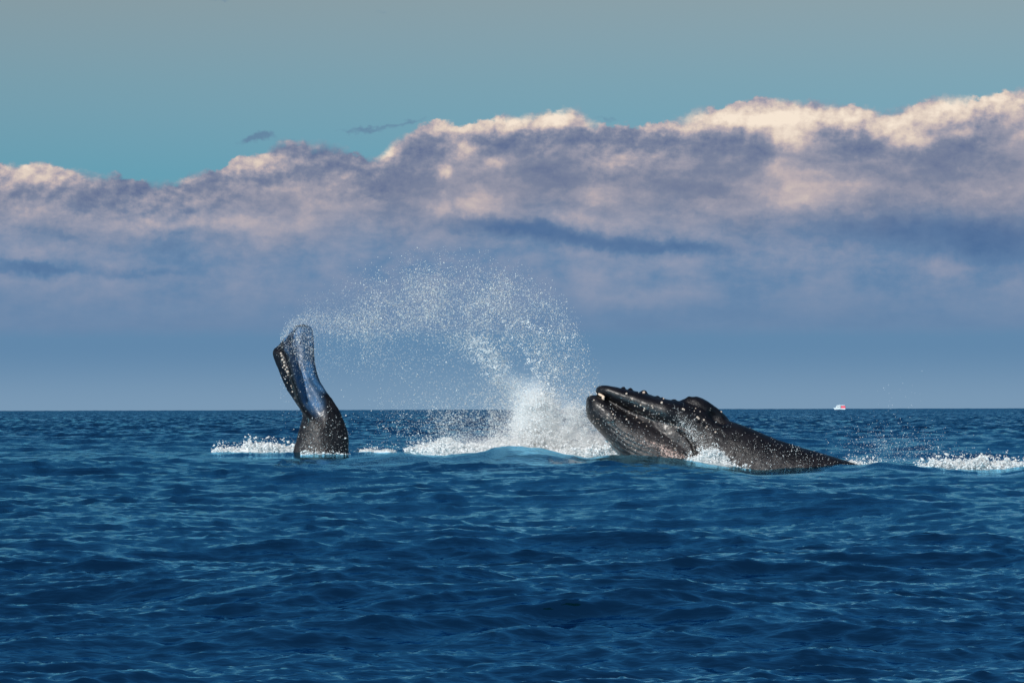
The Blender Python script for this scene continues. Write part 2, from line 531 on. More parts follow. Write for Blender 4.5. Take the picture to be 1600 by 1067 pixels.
# far out the mesh is too coarse for the small waves: their slopes are added as normals, steeper faces to the south
vl = q.t.nodes.new('ShaderNodeVectorMath'); vl.operation = 'LENGTH'
q.link(pos, vl.inputs[0])
far = q.smooth(E(q, vl.outputs['Value']), 120.0, 420.0)
mf = q.t.nodes.new('ShaderNodeMapping')
mf.inputs['Scale'].default_value = (0.8, 0.35, 1.0)
q.link(pos, mf.inputs[0])
nzc = q.noise(mf.outputs[0], 1.0, 4, 0.65, 0.0, out='Color')
sp_ = q.t.nodes.new('ShaderNodeSeparateXYZ'); q.link(nzc, sp_.inputs[0])
sx_ = (E(q, sp_.outputs[0]) - 0.5) * far * 0.8
sy_ = ((E(q, sp_.outputs[1]) - 0.5) * 1.5 - 0.16) * far
av = q.t.nodes.new('ShaderNodeVectorMath'); av.operation = 'ADD'
q.link(bp.outputs[0], av.inputs[0]); q.link(q.vec(sx_, sy_, 0.0), av.inputs[1])
nv = q.t.nodes.new('ShaderNodeVectorMath'); nv.operation = 'NORMALIZE'
q.link(av.outputs[0], nv.inputs[0])
q.link(nv.outputs[0], b.inputs['Normal'])
b.inputs['IOR'].default_value = 1.0
b.inputs['Specular IOR Level'].default_value = 0.0
gl = q.t.nodes.new('ShaderNodeBsdfGlossy')
gl.inputs['Color'].default_value = (0.31, 0.71, 0.93, 1)
q.put(gl.inputs['Roughness'], foam * 0.5 + 0.08)
q.link(nv.outputs[0], gl.inputs['Normal'])
fr = q.t.nodes.new('ShaderNodeFresnel'); fr.inputs['IOR'].default_value = 1.333
q.link(nv.outputs[0], fr.inputs['Normal'])
mxs = q.t.nodes.new('ShaderNodeMixShader')
q.put(mxs.inputs[0], E(q, fr.outputs[0]) * (1.0 - foam * 0.8))
q.link(b.outputs[0], mxs.inputs[1]); q.link(gl.outputs[0], mxs.inputs[2])
q.link(mxs.outputs[0], q.t.nodes['Material Output'].inputs[0])
sea = build_sea(m_sea)

# ------------------------------------------------------------------ materials
m_foam, q, b = new_mat('white_water')
b.inputs['Base Color'].default_value = (0.95, 0.96, 0.97, 1)
b.inputs['Roughness'].default_value = 0.45
b.inputs['Subsurface Weight'].default_value = 0.0
tr = q.t.nodes.new('ShaderNodeBsdfTranslucent')
tr.inputs['Color'].default_value = (0.90, 0.94, 0.96, 1)
ms = q.t.nodes.new('ShaderNodeMixShader')
ms.inputs[0].default_value = 0.45
q.link(b.outputs[0], ms.inputs[1]); q.link(tr.outputs[0], ms.inputs[2])
q.link(ms.outputs[0], q.t.nodes['Material Output'].inputs[0])

def whale_mat(name):
    m, q, b = new_mat(name)
    tcn = q.t.nodes.new('ShaderNodeTexCoord')
    o = tcn.outputs['Object']
    pale, sky_sheen, wet = A(q, 'pale'), A(q, 'sky_sheen'), A(q, 'speck')
    n1 = q.noise(o, 1.3, 5, 0.6)
    n2 = q.noise(o, 9.0, 4, 0.7)
    n3 = q.noise(o, 26.0, 2, 0.6)
    skin = q.mix(q.smooth(n1, 0.35, 0.7), (0.004, 0.004, 0.006), (0.011, 0.010, 0.013))
    mott = q.smooth(n2 * 0.6 + n3 * 0.4 + wet * 0.16, 0.56, 0.70) * wet
    skin = q.mix(mott * 0.6, skin, (0.052, 0.045, 0.046))
    pk = q.mix(n1, (0.40, 0.24, 0.22), (0.55, 0.42, 0.36))
    skin = q.mix(q.smooth(n2 * 0.55 + n3 * 0.45 + pale * 0.42, 0.70, 0.82) * q.smooth(pale, 0.02, 0.3), skin, pk)
    blue = q.mix(n2, (0.015, 0.075, 0.20), (0.08, 0.21, 0.40))  # blue of the reflected sky, mixed into the skin colour
    skin = q.mix(sky_sheen * 0.9, skin, blue)
    q.link(skin, b.inputs['Base Color'])
    q.put(b.inputs['Roughness'], n2 * 0.18 + sky_sheen * 0.12 + 0.27)
    b.inputs['IOR'].default_value = 1.4
    b.inputs['Coat Weight'].default_value = 0.2
    b.inputs['Coat Roughness'].default_value = 0.26
    bp = q.t.nodes.new('ShaderNodeBump')
    q.put(bp.inputs['Height'], n2 * 1.0 + n3 * 0.5 + n1)
    bp.inputs['Strength'].default_value = 0.6
    bp.inputs['Distance'].default_value = 0.05
    q.link(bp.outputs[0], b.inputs['Normal'])
    return m
m_whale = whale_mat('wet_black_skin')
def flat(name, col, rough=0.5):
    m, q, b = new_mat(name)
    o = q.t.nodes.new('ShaderNodeTexCoord').outputs['Object']
    nn = q.noise(o, 7.0, 4, 0.6)
    q.link(q.mix(nn, tuple(c * 0.75 for c in col), tuple(min(1, c * 1.15) for c in col)), b.inputs['Base Color'])
    b.inputs['Roughness'].default_value = rough
    return m
m_barn = flat('barnacle_shell', (0.52, 0.43, 0.37), 0.6)
m_baleen = flat('pale_baleen', (0.62, 0.47, 0.36), 0.5)

# ------------------------------------------------------------------ blobs: every drop a small solid
ICO_V = None
def ico():
    t = (1 + 5 ** 0.5) / 2
    v = np.array([(-1, t, 0), (1, t, 0), (-1, -t, 0), (1, -t, 0), (0, -1, t), (0, 1, t), (0, -1, -t), (0, 1, -t), (t, 0, -1), (t, 0, 1), (-t, 0, -1), (-t, 0, 1)], float)
    v /= np.linalg.norm(v[0])
    f = np.array([(0, 11, 5), (0, 5, 1), (0, 1, 7), (0, 7, 10), (0, 10, 11), (1, 5, 9), (5, 11, 4), (11, 10, 2), (10, 7, 6), (7, 1, 8),
                  (3, 9, 4), (3, 4, 2), (3, 2, 6), (3, 6, 8), (3, 8, 9), (4, 9, 5), (2, 4, 11), (6, 2, 10), (8, 6, 7), (9, 8, 1)])
    return v, f
OCT = (np.array([(1, 0, 0), (-1, 0, 0), (0, 1, 0), (0, -1, 0), (0, 0, 1), (0, 0, -1)], float),
       np.array([(0, 2, 4), (2, 1, 4), (1, 3, 4), (3, 0, 4), (2, 0, 5), (1, 2, 5), (3, 1, 5), (0, 3, 5)]))
ICO = ico()
TET = (np.array([(1, 1, 1), (-1, -1, 1), (-1, 1, -1), (1, -1, -1)], float) / 3 ** .5, np.array([(0, 1, 3), (0, 2, 1), (0, 3, 2), (1, 2, 3)]))
def blobs(name, P, rad, base, mat, parent=None, stretch=0.5, jag=0.0, smooth=True, extra=None):
    V0, F0 = base
    N = len(P)
    q_ = rng.normal(size=(N, 4)); q_ /= np.linalg.norm(q_, axis=1, keepdims=True)
    a, b_, c, d_ = q_.T
    M = np.stack([1-2*(c*c+d_*d_), 2*(b_*c-a*d_), 2*(b_*d_+a*c), 2*(b_*c+a*d_), 1-2*(b_*b_+d_*d_), 2*(c*d_-a*b_),
                  2*(b_*d_-a*c), 2*(c*d_+a*b_), 1-2*(b_*b_+c*c)], -1).reshape(N, 3, 3)
    sc = np.exp(rng.normal(0, stretch * 0.5, (N, 3)))
    V = V0[None] * sc[:, None, :] * rad[:, None, None]
    if jag:
        V = V * (1 + rng.uniform(-jag, jag, (N, len(V0), 1)))
    V = np.einsum('nij,nvj->nvi', M, V) + P[:, None, :]
    F = F0[None] + (np.arange(N) * len(V0))[:, None, None]
    V, F = V.reshape(-1, 3), F.reshape(-1, 3)
    if extra is not None:
        F = np.vstack([F, extra[1] + len(V)])
        V = np.vstack([V, extra[0]])
    return mesh_from(name, V, F, mat, parent, smooth)

# ------------------------------------------------------------------ lofted bodies
def loft(stations, nu=80, nphi=40, Y0=165.0, a=0.9):
    """stations: (px, top py, bottom py, half width m, depth offset m[, squareness])"""
    S = np.array([s[:5] for s in stations], float)
    t = np.linspace(0, 1, nu)
    u = S[0, 0] + (S[-1, 0] - S[0, 0]) * (0.5 - 0.5 * np.cos(np.pi * t)) if nu < 60 else np.linspace(S[0, 0], S[-1, 0], nu)
    cols = [interp(u, [(s[0], s[k]) for s in S]) for k in range(1, 5)]
    ph = np.linspace(0, 2 * np.pi, nphi, endpoint=False)
    c, s = np.cos(ph), np.sin(ph)
    cx = np.sign(c) * np.abs(c) ** a
    sx = np.sign(s) * np.abs(s) ** a
    top, bot, hw, off = cols
    py = (top + bot)[:, None] / 2 - (bot - top)[:, None] / 2 * sx[None]
    Yd = Y0 + off[:, None] + hw[:, None] * cx[None]
    # one common scale so that the outline stays as given and depth does not shear it
    P = at(u[:, None] + 0 * py, py, np.full_like(py, Y0))
    P[..., 1] = Yd
    V = P.reshape(-1, 3)
    i = np.arange(nu - 1)[:, None] * nphi + np.arange(nphi)[None]
    j = np.arange(nu - 1)[:, None] * nphi + (np.arange(nphi)[None] + 1) % nphi
    F = np.stack([i, j, j + nphi, i + nphi], -1).reshape(-1, 4)
    tri = [np.stack([F[:, 0], F[:, 1], F[:, 2]], -1), np.stack([F[:, 0], F[:, 2], F[:, 3]], -1)]
    c0, c1 = len(V), len(V) + 1
    V = np.vstack([V, P[0].mean(0), P[-1].mean(0)])
    k = np.arange(nphi); kn = (k + 1) % nphi
    tri.append(np.stack([kn, k, np.full(nphi, c0)], -1))
    b0 = (nu - 1) * nphi
    tri.append(np.stack([b0 + k, b0 + kn, np.full(nphi, c1)], -1))
    return V, np.vstack(tri)

def ball(px, py, Y, r, flatz=1.0):
    V0, F0 = ICO
    # one subdivision for roundness
    Vl = [tuple(v) for v in V0]; Fl = []; cache = {}
    def mid(a, b):
        k = (min(a, b), max(a, b))
        if k not in cache:
            m = np.array(Vl[a]) + np.array(Vl[b]); m /= np.linalg.norm(m)
            Vl.append(tuple(m)); cache[k] = len(Vl) - 1
        return cache[k]
    for a, b, c in F0:
        x, y, z = mid(a, b), mid(b, c), mid(c, a)
        Fl += [(a, x, z), (b, y, x), (c, z, y), (x, y, z)]
    V = np.array(Vl) * r
    V[:, 2] *= flatz
    return V + at(px, py, Y), np.array(Fl)

def fuse(name, pieces, voxel, smooth_it, mat, parent):
    Vs, Fs, k = [], [], 0
    for V, F in pieces:
        Vs.append(V); Fs.append(F + k); k += len(V)
    o = mesh_from('draft', np.vstack(Vs), np.vstack(Fs), None)
    m = o.modifiers.new('r', 'REMESH'); m.mode = 'VOXEL'; m.voxel_size = voxel; m.adaptivity = 0
    s = o.modifiers.new('s', 'SMOOTH'); s.factor = 0.5; s.iterations = smooth_it
    dg = bpy.context.evaluated_depsgraph_get()
    me = bpy.data.meshes.new_from_object(o.evaluated_get(dg))
    bpy.data.objects.remove(o)
    me.name = name
    me.materials.clear(); me.materials.append(mat)
    me.polygons.foreach_set('use_smooth', np.ones(len(me.polygons), dtype=bool))
    r = bpy.data.objects.new(name, me)
    COL.objects.link(r)
    r.parent = parent
    return r

def coords(me):
    a = np.empty(len(me.vertices) * 3, dtype=np.float32)
    me.vertices.foreach_get('co', a)
    return a.reshape(-1, 3).astype(float)
def normals(me):
    a = np.empty(len(me.vertices) * 3, dtype=np.float32)
    me.vertices.foreach_get('normal', a)
    return a.reshape(-1, 3).astype(float)
def to_px(V):
    """where a point stands in the view"""
    d_ = (V - np.array([0, 0, CAM_H])) @ R3
    return 800 + d_[:, 0] / -d_[:, 2] * FPX, 533.5 - d_[:, 1] / -d_[:, 2] * FPX

WY = 166.0
# ---- the whale with its head out of the water
head_whale = bpy.data.objects.new('humpback_whale', None)
COL.objects.link(head_whale)
head_whale.location = at(1150, 740, WY).tolist()
tag(head_whale, 'black humpback whale lifting its barnacled head from the sea, mouth slightly open', 'whale')

rostrum = loft([(931, 609, 613, .05, 0), (933, 605.5, 615, .20, 0), (938, 603, 617, .36, 0), (946, 602.5, 619, .54, 0), (960, 605, 627.5, .72, 0), (980, 609, 638, .90, 0),
                (1000, 612.5, 648.5, 1.06, 0), (1020, 618, 658, 1.20, 0), (1040, 624, 665.5, 1.30, 0), (1060, 627, 680, 1.2, 0), (1090, 634, 700, 1.22, 0), (1120, 650, 720, 1.1, 0)], 110, 48, WY, .85)
jaw = loft([(915, 630, 640, .08, 0), (916.5, 622.5, 648, .32, 0), (920, 618.5, 655, .55, 0), (927, 617, 664, .78, 0), (938, 619.5, 676, .98, 0), (950, 628, 688, 1.13, 0),
            (965, 637, 705, 1.26, 0), (980, 645, 725, 1.36, 0), (1000, 654.5, 750, 1.46, 0), (1020, 663, 770, 1.54, 0), (1040, 670, 790, 1.60, 0), (1058, 678, 800, 1.62, 0),
            (1070, 687, 800, 1.60, 0), (1078, 697, 800, 1.56, 0), (1083, 712, 790, 1.48, 0), (1088, 735, 780, 1.30, 0), (1094, 750, 770, .8, 0)], 120, 56, WY, .80)
body = loft([(1010, 640, 700, .5, 0), (1030, 634, 740, 1.0, 0), (1050, 631, 770, 1.22, 0), (1080, 632, 800, 1.36, 0), (1110, 643, 815, 1.50, 0), (1130, 653, 822, 1.58, 0), (1160, 664, 830, 1.66, 0),
             (1200, 681, 832, 1.72, 0), (1250, 698, 832, 1.68, 0), (1300, 713, 828, 1.55, 0), (1340, 726, 820, 1.42, 0), (1400, 748, 812, 1.1, 0), (1470, 768, 812, .7, 0), (1560, 790, 815, .35, 0), (1640, 800, 812, .1, 0)], 150, 56, WY, .92)
hump = loft([(1058, 628, 660, .25, .1), (1068, 623.5, 665, .42, .1), (1077, 619.5, 668, .55, .1), (1086, 619.2, 672, .64, .1), (1096, 621.5, 676, .68, .12), (1106, 626.5, 680, .68, .15), (1116, 633.5, 682, .62, .2),
             (1126, 641.5, 680, .52, .28), (1134, 648.5, 676, .38, .35), (1141, 655, 670, .15, .4)], 60, 40, WY, .9)
cheek = loft([(1055, 690, 740, .3, 0), (1080, 668, 790, 1.50, 0), (1110, 672, 800, 1.58, 0), (1150, 690, 800, 1.6, 0), (1200, 720, 800, 1.2, 0)], 50, 40, WY, .85)
throat = loft([(985, 645, 700, .3, 0), (1000, 640, 720, .75, 0), (1030, 650, 760, 1.1, 0), (1060, 660, 780, 1.3, 0), (1085, 680, 790, 1.3, 0)], 40, 30, WY, .9)
tub = [(974, 605.5, -.05, .105), (985, 607.5, .05, .11), (1006, 612.5, -.02, .17), (1016, 617.5, .0, .10), (1027, 620, -.1, .12), (1034, 623, -.3, .12), (1053, 626, 0, .14), (1077, 620.5, .0, .11), (1086, 620.5, .2, .10),
       (980, 617, -.66, .10), (988, 624, -.78, .12), (1003, 634, -.90, .14), (1018, 635, -.98, .13), (1034, 630, -.80, .11), (1066, 641, -1.0, .12), (1089, 644, -1.1, .08), (962, 611, -.40, .09), (950, 610, -.30, .07),
       (948, 604, .1, .07), (1090, 654, -1.25, .10), (1100, 660, -1.3, .08), (995, 616, -.5, .10), (1010, 622, -.7, .10), (928, 640, -.75, .09), (940, 650, -.95, .10), (958, 655, -1.15, .09)]
gum = loft([(946, 612, 630, .10, .2), (960, 616, 642, .25, .15), (980, 626, 654, .34, .1), (1000, 636, 664, .46, 0), (1040, 650, 690, .7, 0), (1070, 660, 700, .8, 0)], 60, 32, WY, .9)
pieces = [gum, rostrum, jaw, body, hump, cheek, throat] + [ball(x, y + 1.5, WY + dy, r, .85) for x, y, dy, r in tub]
whale = fuse('body', pieces, 0.043, 3, m_whale, None)
V = coords(whale.data); Nn = normals(whale.data)
px, py = to_px(V)
near = sstep(-(V[:, 1] - WY), 0.0, 0.5)
# pleats along the throat, following the line of the jaw
lip = interp(px, [(915, 622), (940, 622), (980, 645), (1040, 670), (1060, 679), (1078, 698), (1090, 712), (1200, 712)])
qd = py - lip
pleat = sstep(qd, 26, 40) * (1 - sstep(px, 1085, 1140)) * sstep(px, 940, 960)
bend = sstep(px, 1020, 1065)
ph = np.where(True, (qd * (1 - bend) - (px - 1040) * bend * 1.2 + qd * 0.35 * bend), 0) / 7.5 * 2 * np.pi
disp = -0.035 * pleat * near * (np.sin(ph) < -0.2) * 1.0
# hollow behind the blowhole crest on the near side
disp += -0.42 * np.exp(-((px - 1124) / 11) ** 2 - ((py - 651 - (px - 1124) * .5) / 6.5) ** 2) * near
disp += -0.10 * np.exp(-((px - 1092) / 16) ** 2 - ((py - 655) / 14) ** 2) * near
# crease behind the corner of the mouth and wrinkles along the lips
crease = interp(py, [(660, 1030), (672, 1058), (685, 1074), (697, 1081), (715, 1085)])
disp += -0.34 * np.exp(-((px - crease - 2) / 2.8) ** 2) * sstep(py, 668, 680) * near
disp += (fbm(V * 1.2, 3) - 0.5) * 0.10 + (fbm(V * 5.0 + 3, 3) - 0.5) * 0.035
V += Nn * disp[:, None]
whale.data.vertices.foreach_set('co', V.astype(np.float32).ravel())
g2 = lambda cx, cy, sx, sy: np.exp(-((px - cx) / sx) ** 2 - ((py - cy) / sy) ** 2)
pale = 0.75 * g2(1012, 692, 30, 10) + 0.9 * g2(1040, 706, 18, 12) + 0.5 * g2(975, 672, 22, 12) + 0.8 * g2(1065, 714, 20, 9) + 0.55 * g2(1035, 661, 34, 9) + 0.5 * g2(1075, 672, 18, 12) + .5 * g2(1095, 690, 20, 16) + .4 * g2(935, 662, 12, 9)
pale = pale * near * .62
speck = np.clip(0.9 * sstep(py - interp(px, [(915, 690), (940, 655), (1000, 655), (1060, 668), (1100, 672), (1160, 690), (1330, 715)]), -5, 35) + 0.15, 0, 1) * near
attr(whale.data, 'pale', np.clip(pale, 0, 1)); attr(whale.data, 'speck', speck); attr(whale.data, 'sky_sheen', np.zeros(len(V)))
inv = Matrix.Translation(-head_whale.location)
def adopt(o, parent):
    """make o a child without moving it"""
    o.parent = parent
    o.matrix_parent_inverse = Matrix.Translation(-Vector(parent.location))
adopt(whale, head_whale)

# mouth lining between the jaws, dark; and the pale front end of the baleen
bal = []
for k in range(9):
    t = k / 8
    V0, F0 = ball(936 + 8 * t, 615.8 + 4.2 * t, WY - .34 - .22 * t, .060 - .03 * abs(t - .4), 1.2 - .4 * t)
    bal.append((V0, F0))
bal.append(ball(942.5, 622, WY - .52, .07, 2.0))
bal_o = fuse('baleen', bal, 0.02, 2, m_baleen, None)
adopt(bal_o, head_whale)

# barnacles on the head: little cones with a hollow top
from mathutils.bvhtree import BVHTree
def bvh_of(o):
    me = o.data
    vs_ = coords(me)
    me.calc_loop_triangles()
    tr_ = np.empty(len(me.loop_triangles) * 3, dtype=np.int32)
    me.loop_triangles.foreach_get('vertices', tr_)
    return BVHTree.FromPolygons([tuple(v) for v in vs_], tr_.reshape(-1, 3).tolist())
def cast(tree, px_, py_, Y=150.0):
    p = at(px_, py_, Y); o_ = Vector((0, 0, CAM_H)); d_ = (Vector(p.tolist()) - o_).normalized()
    h = tree.ray_cast(o_ + d_ * 100, d_, 200)
    return (h[0], h[1]) if h[0] is not None else None
def barnacle_mesh(spots, tree, name, parent, mat):
    Vs, Fs, k = [], [], 0
    for x, y, r in spots:
        r *= .85
        h = cast(tree, x, y)
        if not h: continue
        q_ = h[1].to_track_quat('Z', 'Y').to_matrix()
        s = 8
        rings = [(1.0, -.3), (.92, .25), (.55, .75), (.35, .70), (.25, .35)]
        vv = []
        for rr, zz in rings:
            for j in range(s):
                a = 2 * math.pi * j / s
                jit = 1 + random.uniform(-.1, .1)
                vv.append(h[0] + q_ @ Vector((math.cos(a) * rr * r * jit, math.sin(a) * rr * r * jit, zz * r)))
        ff = []
        for i in range(len(rings) - 1):
            for j in range(s):
                j2 = (j + 1) % s
                ff.append((k + i*s + j, k + i*s + j2, k + (i+1)*s + j2, k + (i+1)*s + j))
        Vs += [tuple(v) for v in vv]; Fs += ff; k += len(vv)
    o = mesh_from(name, np.array(Vs), np.array(Fs), mat)
    tag(o, kind='stuff')
    adopt(o, parent)
    return o
tree1 = bvh_of(whale)
sp = [(1006, 613.5, .085), (979, 615, .06), (988, 623.5, .06), (1032, 620, .07), (1037, 623, .05), (1034, 629, .07), (1019, 634, .05), (1001, 633, .05), (992, 634, .04), (1007, 638, .05), (1006, 641, .05), (1020, 637, .05),
      (1067, 639, .06), (1069, 640, .05), (1127, 643.5, .06), (1131, 646.5, .055), (1090, 652, .07), (1092, 654, .06), (1100, 656, .06), (1087, 638, .035), (1094, 643, .035), (1085, 642, .03), (1118, 675, .055), (1103, 668, .04), (1105, 666, .04),
      (928, 625, .04), (942, 634, .04), (958, 647, .05), (938, 632, .035), (961, 653, .04), (949, 653, .04), (979, 655, .05), (995, 652, .05)]
for _ in range(90):
    a, b_ = random.gauss(0, 1), random.gauss(0, 1)
    c = random.choice([(1035, 660, 22, 6), (1065, 668, 14, 7), (1010, 692, 26, 7), (1040, 704, 14, 8), (975, 672, 18, 10), (1000, 640, 20, 4), (1092, 690, 14, 14), (1062, 712, 12, 5), (935, 662, 8, 8), (1150, 715, 60, 10)])
    sp.append((c[0] + a * c[2], c[1] + b_ * c[3], random.uniform(.016, .032)))
barnacle_mesh(sp, tree1, 'barnacles', head_whale, m_barn)

# drops and runnels clinging to the skin and flying close in front of it
def skin_drops(tree, specs, rmin, rmax, name, parent, lift=0.06):
    P, rr = [], []
    for (cx, cy, sx, sy, nn, slope) in specs:
        for _ in range(int(nn * .17)):
            a, b_ = random.gauss(0, 1), random.gauss(0, 1)
            x = cx + a * sx; y = cy + b_ * sy + a * sx * slope
            h = cast(tree, x, y)
            if not h: continue
            P.append(h[0] + h[1] * random.uniform(0, lift)); rr.append(random.uniform(rmin, rmax) * (1 if random.random() < .93 else 1.9))
    o = blobs(name, np.array([tuple(p) for p in P]), np.array(rr), OCT, m_foam, None, 0.8)
    tag(o, kind='stuff')
    adopt(o, parent)
    return o
skin_drops(tree1, [(1078, 672, 12, 8, 2600, 1.1), (1095, 692, 14, 14, 1800, .6), (1040, 660, 28, 6, 450, .45), (990, 672, 36, 16, 700, .5), (1030, 695, 34, 12, 650, .3), (1100, 700, 20, 16, 700, .5), (1180, 712, 55, 16, 1900, .1), (1270, 718, 45, 10, 1100, .18),
                   (1120, 660, 40, 14, 220, .5), (1200, 695, 60, 10, 450, .35), (950, 650, 22, 16, 260, .5), (1050, 645, 60, 10, 160, .4)], .007, .016, 'water_drops', head_whale)

# ------------------------------------------------------------------ the tail of the second whale
TY = 182.0
tail_whale = bpy.data.objects.new('humpback_whale', None)
COL.objects.link(tail_whale)
tail_whale.location = at(505, 712, TY).tolist()
tag(tail_whale, 'whale shown only by its raised curling tail fluke streaming water', 'whale')
# rings from below the surface to the top; each ring: points (px, py, depth m) running left edge, near face, right edge, far face
rings = [
    [(440, 800, 0), (470, 800, -.95), (505, 800, -1.1), (535, 800, -.8), (556, 800, 0), (530, 800, .8), (495, 800, 1.0), (460, 800, .8)],
    [(452, 735, 0), (474, 737, -.62), (503, 738, -.85), (533, 738, -.6), (550, 735, 0), (530, 735, .6), (498, 735, .8), (470, 735, .6)],
    [(459, 702, 0), (475, 706, -.5), (503, 708, -.75), (530, 709, -.5), (545, 704, 0), (528, 702, .5), (498, 702, .7), (474, 702, .5)],
    [(465, 680, 0), (478, 682, -.42), (502, 684, -.66), (527, 684, -.42), (544.5, 684, .05), (524, 680, .5), (498, 680, .6), (475, 680, .45)],
    [(471, 660, 0), (481, 663, -.42), (500, 666, -.55), (520, 664, -.36), (539, 663, .12), (518, 660, .5), (497, 658, .6), (478, 658, .4)],
    [(473, 647, -.10), (481, 652, -.52), (496, 652, -.34), (514, 648, -.30), (533, 646, .16), (512, 643, .5), (494, 641, .6), (476, 643, .3)],
    [(467, 636, -.25), (476, 643, -.72), (490, 640, -.18), (506, 636, -.22), (526, 634, .2), (506, 630, .55), (488, 627, .62), (471, 629, .2)],
    [(456, 620, -.38), (468, 628, -.92), (481, 624, -.08), (498, 620, -.12), (518, 622, .25), (496, 613, .66), (476, 610, .68), (460, 613, .1)],
    [(448, 606, -.45), (465, 611, -1.02), (473, 606, .05), (488, 603, .04), (509, 611, .35), (488, 597, .8), (466, 594, .70), (451, 598, 0)],
    [(440, 588, -.48), (458, 591, -1.08), (467, 588, .18), (479, 586, .18), (499, 594, .50), (484, 578, .95), (460, 576, .78), (443, 579, -.05)],
    [(433, 570, -.50), (452, 570, -1.08), (462, 568, .34), (475, 564, .45), (491, 571, .80), (482, 555, 1.1), (456, 556, .85), (437, 562, -.08)],
    [(428, 554, -.50), (447, 555, -1.0), (459, 550, .50), (474, 545, .70), (489, 550, 1.0), (480, 534, 1.25), (456, 538, .95), (434, 548, -.05)],
    [(429, 546, -.42), (441, 546, -.72), (454, 536, .66), (470, 528, .90), (488.5, 530, 1.2), (478, 517, 1.4), (455, 522, 1.1), (438, 538, .1)],
    [(436, 539, -.10), (443, 537, -.22), (454, 524, .86), (470, 516, 1.08), (487, 517, 1.35), (477, 508, 1.5), (457, 511, 1.25), (444, 527, .4)],
    [(447, 522, .55), (451, 520, .60), (460, 512, 1.05), (472, 508.5, 1.2), (484, 511, 1.42), (476, 505.5, 1.5), (462, 506.5, 1.35), (452, 514, .9)],
]
def closed_spline(pts, nn):
    Pp = np.array(pts, float); K = len(Pp)
    t = np.linspace(0, K, nn, endpoint=False); i = np.floor(t).astype(int); f = (t - i)[:, None]
    p0, p1, p2, p3 = Pp[(i-1) % K], Pp[i % K], Pp[(i+1) % K], Pp[(i+2) % K]
    return 0.5 * ((2*p1) + (-p0+p2)*f + (2*p0-5*p1+4*p2-p3)*f*f + (-p0+3*p1-3*p2+p3)*f**3)
def open_spline(A_, per):
    K = len(A_); out = []
    for i in range(K - 1):
        p0, p1, p2, p3 = A_[max(i-1, 0)], A_[i], A_[i+1], A_[min(i+2, K-1)]
        for j in range(per):
            f = j / per
            out.append(0.5 * ((2*p1) + (-p0+p2)*f + (2*p0-5*p1+4*p2-p3)*f*f + (-p0+3*p1-3*p2+p3)*f**3))
    out.append(A_[-1])
    return np.array(out)
NP_ = 96
RG = open_spline(np.array([closed_spline(r_, NP_) for r_ in rings]), 12)
nr_ = len(RG)
Pt = at(RG[..., 0], RG[..., 1], np.full(RG.shape[:2], TY)); Pt[..., 1] += RG[..., 2]
Vt = Pt.reshape(-1, 3)
ii = np.arange(nr_ - 1)[:, None] * NP_ + np.arange(NP_)[None]
jj = np.arange(nr_ - 1)[:, None] * NP_ + (np.arange(NP_)[None] + 1) % NP_
Ft = np.stack([ii, jj, jj + NP_, ii + NP_], -1).reshape(-1, 4)
Ft = np.vstack([np.stack([Ft[:, 0], Ft[:, 1], Ft[:, 2]], -1), np.stack([Ft[:, 0], Ft[:, 2], Ft[:, 3]], -1)])
cA, cB = len(Vt), len(Vt) + 1
Vt = np.vstack([Vt, Pt[0].mean(0), Pt[-1].mean(0)])
kk = np.arange(NP_); kn = (kk + 1) % NP_
Ft = np.vstack([Ft, np.stack([kn, kk, np.full(NP_, cA)], -1), np.stack([(nr_-1)*NP_ + kk, (nr_-1)*NP_ + kn, np.full(NP_, cB)], -1)])
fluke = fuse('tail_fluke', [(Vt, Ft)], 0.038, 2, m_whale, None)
V = coords(fluke.data); Nn = normals(fluke.data)
V += Nn * ((fbm(V * 1.5, 3) - 0.5) * 0.07 + (fbm(V * 6.0 + 3, 3) - 0.5) * 0.03)[:, None]
fluke.data.vertices.foreach_set('co', V.astype(np.float32).ravel())
px, py = to_px(V)
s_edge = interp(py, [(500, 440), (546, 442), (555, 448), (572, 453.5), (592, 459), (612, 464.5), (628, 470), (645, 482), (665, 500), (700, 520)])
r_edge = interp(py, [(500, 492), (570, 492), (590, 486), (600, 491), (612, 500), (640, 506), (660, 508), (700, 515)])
sky_sheen = sstep(px - s_edge, 0, 5) * (1 - sstep(px - r_edge, -10, 8)) * (1 - sstep(py, 618, 662)) * sstep(py, 500, 520)  # wet inner face of the fluke: its sky reflection painted as blue
sky_sheen *= 0.55 + 0.45 * sstep(fbm(V * 2.0, 3), .35, .6)
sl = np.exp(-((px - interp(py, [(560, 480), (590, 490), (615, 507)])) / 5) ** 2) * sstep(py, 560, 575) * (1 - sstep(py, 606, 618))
sky_sheen = np.clip(sky_sheen + sl, 0, 1)
attr(fluke.data, 'sky_sheen', sky_sheen); attr(fluke.data, 'pale', np.zeros(len(V)))
attr(fluke.data, 'speck', np.clip(sstep(py, 635, 700) * (1 - sstep(px, 495, 530)) * .6 + .15, 0, 1))  # brown mottle painted stronger on the sunlit left of the stalk
adopt(fluke, tail_whale)
tree2 = bvh_of(fluke)
sp = [(440, 556, .06), (441.5, 562, .08), (444, 566, .07), (444.5, 571, .075), (448, 574, .06), (449.5, 581, .09), (446, 577, .05), (439, 552, .06), (442, 574, .045), (450, 586, .04), (455, 603, .045), (457, 612, .05), (456, 606, .03), (449, 598, .035), (461, 622, .03)]
barnacle_mesh(sp, tree2, 'barnacles', tail_whale, m_barn)
